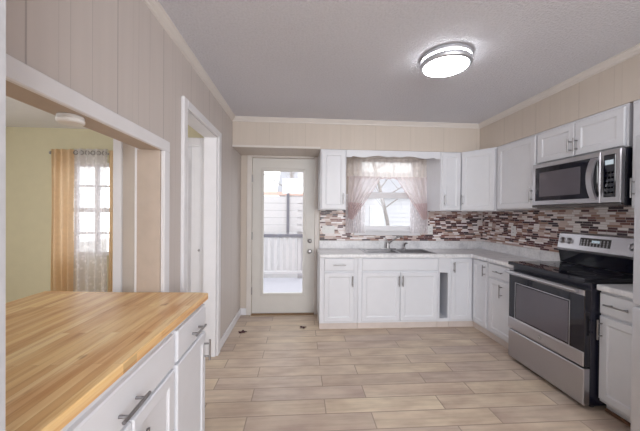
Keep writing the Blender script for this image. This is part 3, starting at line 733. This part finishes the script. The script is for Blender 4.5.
# ------------------------------------------------------------------ lamps
lx, ly = 1.025, 2.01
t = thing('ceiling_light', (lx, ly, ZC-.085), 'round silver-ringed flush ceiling light, lit, on the kitchen ceiling', 'light')
MB().lathe((lx, ly, ZC), [(.150, -.001), (.172, -.004), (.174, -.022), (.170, -.028), (.155, -.03)], 'z', 56).build('upper_ring', 'steel_lt', t, True)
MB().lathe((lx, ly, ZC), [(.162, -.031), (.166, -.033), (.166, -.040), (.162, -.042)], 'z', 56).build('glow_ring', 'lampring', t, True)
mb = MB(); mb.rings([[(lx+r*math.cos(2*PI*k/56), ly+r*math.sin(2*PI*k/56), ZC+z) for k in range(56)] for r, z in ((.160, -.043), (.173, -.044), (.175, -.062), (.170, -.072), (.156, -.077), (.152, -.075), (.152, -.05))], cap=False); mb.build('lower_ring', 'steel_lt', t, True)
MB().lathe((lx, ly, ZC), [(.1515, -.055), (.1515, -.075), (.14, -.081), (.09, -.087), (.004, -.09)], 'z', 56).build('diffuser', 'lamp', t, True)
px_, py_ = -.857, 1.145
t = thing('puck_light', (px_, py_, 1.72), 'small round white puck light, unlit, under the header of the pass-through', 'light')
MB().lathe((px_, py_, 1.750), [(.039, -.0005), (.041, -.004), (.041, -.012)], 'z', 36).build('base', 'plastic', t, True)
MB().lathe((px_, py_, 1.750), [(.040, -.0125), (.043, -.015), (.043, -.024), (.038, -.029), (.004, -.031)], 'z', 36).build('cover', 'plastic', t, True)

# ------------------------------------------------------------------ curtains of the adjoining room
AY = 3.555
mb = MB(); mb.tube([(-2.87, AY, 2.065), (-2.17, AY, 2.065)], .010)
for x in (-2.877, -2.163): mb.lathe((x, AY, 2.065), [(.004, -.018), (.018, -.008), (.018, .008), (.004, .018)], 'x', 14)
t = thing('curtain_rod', (-2.6, AY, 2.05), 'metal curtain rod over the window of the adjoining room', 'curtain rod')
mb.build('rod', 'chrome', t, True)
for x in (-2.82, -2.22): MB().tube([(x, AY+.009, 2.065), (x, 3.649, 2.065)], .006).build('bracket', 'chrome', t, True)
def drape(xa, xb, n, amp, z0, z1, ph=0, yo=0):
    def fn(u, v): return (xa+(xb-xa)*u+.006*math.sin(v*5+u*9), AY-.012*0+yo+amp*math.sin(u*2*PI*n+ph)*(.75+.25*v), z1+(z0-z1)*v)
    return fn
tag(sheet('drape', 'tan', drape(-2.835, -2.60, 3.2, .028, .12, 2.10, yo=-.045), 50, 16), 'wide tan drape hanging at the outer side of the adjoining room window', 'curtain')
tag(sheet('drape', 'tan', drape(-2.215, -2.165, 1.2, .014, .12, 2.10, yo=-.03), 20, 16), 'thin sliver of tan drape beside the sheer at the adjoining window', 'curtain')
c = thing('sheer_curtain', (-2.48, AY, .1), 'white patterned sheer curtain with metal grommets in the adjoining room window', 'curtain')
sheet('fabric', 'sheer', drape(-2.585, -2.222, 4.0, .022, .14, 2.11, yo=-.05), 90, 16, c)
for k in range(6):
    x = -2.56+k*.062
    mb = MB(); ring = [(x+.022*math.cos(a), AY-.06, 2.062+.022*math.sin(a)) for a in [2*PI*q/18 for q in range(19)]]; mb.tube(ring, .005, 6); mb.build('grommet', 'chrome', c, True)

# ------------------------------------------------------------------ wall plates
def plate_y(x0, x1, z0, z1, kind, label, ns=1):
    t = thing(kind, ((x0+x1)/2, YB-.01, z0), label, 'switch' if 'switch' in kind else 'outlet')
    MB().box(x0, x1, YB-.0155, YB-.0095, z0, z1, .002).build('plate', 'plastic', t)
    for k in range(ns):
        xm = x0+(x1-x0)*(k+.5)/ns; zm = (z0+z1)/2
        if 'switch' in kind: MB().box(xm-.006, xm+.006, YB-.026, YB-.0156, zm-.004, zm+.016, .002).build('toggle', 'plastic', t)
        else:
            for dz in (-.022, .022):
                so = MB().box(xm-.016, xm+.016, YB-.0175, YB-.0156, zm+dz-.014, zm+dz+.014, .0008).build('socket', 'plastic', t)
                mb = MB(); [mb.box(xm+q-.0015, xm+q+.0015, YB-.0182, YB-.0176, zm+dz-.004, zm+dz+.006) for q in (-.007, .007)]; mb.build('slots', 'slot', so)
plate_y(.305, .475, 1.122, 1.225, 'light_switch', 'triple white light switch plate on the tile beside the entry door', 3)
plate_y(1.80, 1.875, 1.115, 1.235, 'wall_outlet', 'white wall outlet on the tile right of the sink window curtains')
t = thing('wall_outlet', (XR-.01, 3.38, 1.14), 'white wall outlet on the side wall tile left of the range', 'outlet')
MB().box(XR-.0155, XR-.0095, 3.34, 3.42, 1.14, 1.262, .002).build('plate', 'plastic', t)
for dz in (1.179, 1.223):
    so = MB().box(XR-.0175, XR-.0156, 3.364, 3.396, dz-.014, dz+.014, .0008).build('socket', 'plastic', t)
    mb = MB(); [mb.box(XR-.0182, XR-.0176, 3.38+q-.0015, 3.38+q+.0015, dz-.004, dz+.006) for q in (-.007, .007)]; mb.build('slots', 'slot', so)

# ------------------------------------------------------------------ dried leaves on the floor
def leaf(x, y, r, rot, label):
    mb = MB(); pts = []
    for k in range(26):
        a = 2*PI*k/26; rr = r*(.35+.65*abs(math.cos(2.5*a))**1.3)
        pts.append((rr*math.cos(a+rot), rr*math.sin(a+rot)*.8, .004+.010*abs(math.sin(a*1.5))))
    vs = [(x, y, .012)]+[(x+p[0], y+p[1], p[2]) for p in pts]+[(x, y, .009)]+[(x+p[0], y+p[1], p[2]-.003) for p in pts]
    fs = [(0, 1+k, 1+(k+1) % 26) for k in range(26)]+[(27, 28+(k+1) % 26, 28+k) for k in range(26)]+[(1+k, 28+k, 28+(k+1) % 26, 1+(k+1) % 26) for k in range(26)]
    mb._add(vs, fs); return tag(mb.build('dried_leaf', 'leaf'), label, 'leaf')
leaf(-.66, 3.42, .055, .3, 'dark dried leaf on the floor near the baseboard, left of the door')
leaf(.045, 3.52, .045, 1.2, 'small dark dried leaf on the floor by the sink run')

# ------------------------------------------------------------------ outside
struct(MB().box(-14, 16, 6.6, 40, -.9, -.6).build('ground', 'ground'))
struct(MB().box(-3, 4, 4.13, 6.55, -.16, -.06).build('porch_deck', 'deck'), 'pale porch deck')
t = thing('porch_railing', (0, 6.4, -.06), 'white porch railing with balusters seen through the door glass', 'railing')
MB().box(-2.6, 3.6, 6.36, 6.46, .86, .93, .005).build('top_rail', 'outgrey', t); MB().box(-2.6, 3.6, 6.38, 6.44, .06, .12, .005).build('bottom_rail', 'outwhite', t)
for k in range(46):
    x = -2.52+k*.132; MB().box(x-.03, x+.03, 6.39, 6.43, .12, .86).build('baluster', 'outwhite', t)
for x in (-2.6, 3.5): MB().box(x, x+.1, 6.36, 6.46, -.06, 2.9).build('post', 'outwhite', t)
t = thing('slat_screen', (-.7, 6.5, .96), 'white horizontal slat privacy screen above the porch railing', 'screen')
for k in range(5): MB().box(-2.0, .12, 6.47, 6.49, .98+k*.16, .98+k*.16+.142).build('slat', 'outwhite', t)
MB().box(-2.0, .12, 6.46, 6.50, 1.785, 1.86).build('cap_rail', 'outpink', t)['label'] = 'pinkish cap rail'
MB().box(-.30, -.24, 6.44, 6.47, .935, 1.86).build('post', 'outgrey', t)
tag(MB().box(-.06, .06, 6.52, 6.64, -.6, 3.2, .01).build('porch_post', 'outwhite'), 'tall white porch post behind the door glass', 'post')
def tree(x, y, h, label, lean, seed, r=.13):
    rn = random.Random(seed); t = thing('bare_tree', (x, y, -.6), label, 'tree')
    base = Vector((x, y, -.62)); top = Vector((x+lean, y, h))
    MB().tube([base, base.lerp(top, .3)+Vector((.05, 0, 0)), base.lerp(top, .65)+Vector((-.06, 0, 0)), top], [r, r*.85, r*.6, r*.12], 9).build('trunk', 'bark', t, True)
    for k in range(11):
        s_ = .3+.06*k; p0 = base.lerp(top, s_); a = rn.uniform(0, 2*PI); L = (1-s_)*h*.8+.5
        p1 = p0+Vector((math.cos(a)*L*.5, math.sin(a)*L*.4, L*.3)); p2 = p1+Vector((math.cos(a+.5)*L*.5, math.sin(a+.5)*L*.3, L*.5))
        mb = MB(); mb.tube([p0, p1, p2], [r*.35, r*.22, r*.06], 6)
        for q in range(4):
            b0 = p0.lerp(p1, .4+.15*q) if q < 3 else p1; e = rn.uniform(0, 2*PI)
            mb.tube([b0, b0+Vector((math.cos(e)*.5, math.sin(e)*.3, .55))*L*.35], [r*.14, r*.04], 5)
        mb.build('branch', 'bark', t, True)
tree(3.5, 10.5, 5.5, 'leaning bare tree outside the sink window', -1.2, 3, .075)
tree(-.6, 13, 6.5, 'tall bare tree in the yard beyond the slat screen', .4, 8, .08)
t = thing('yard_fence', (-1, 8.6, -.6), 'grey board fence in the yard behind the slat screen', 'fence')
MB().box(-5, 1.4, 8.6, 8.63, -.6, 1.75).build('panel', 'fence', t)
for k in range(4): MB().box(-4.9+k*2, -4.8+k*2, 8.64, 8.74, -.6, 1.85).build('post', 'fence', t)
t = thing('neighbour_house', (4, 20, -.6), 'pale sided house across the yard, seen faintly through the sink window', 'house')
MB().box(-1, 12, 19, 25, -.6, 2.6).build('wall', 'siding', t)
mb = MB(); [mb.box(-1.02, 12.02, 18.96, 19, -.5+k*.28, -.48+k*.28) for k in range(11)]; mb.build('siding_laps', 'siding', t)
mb = MB(); mb.rings([[(x, 18.5, 2.6), (x, 22, 4.6), (x, 25.5, 2.6)] for x in (-1.5, 12.5)]); mb.build('roof', 'roof', t)
for x in (1.2, 4.6, 8.0):
    w_ = MB().box(x, x+1.1, 18.93, 18.99, .6, 1.9, .01).build('window', 'siding', t); MB().box(x+.08, x+1.02, 18.91, 18.929, .68, 1.82).build('pane', 'pane_dark', w_)
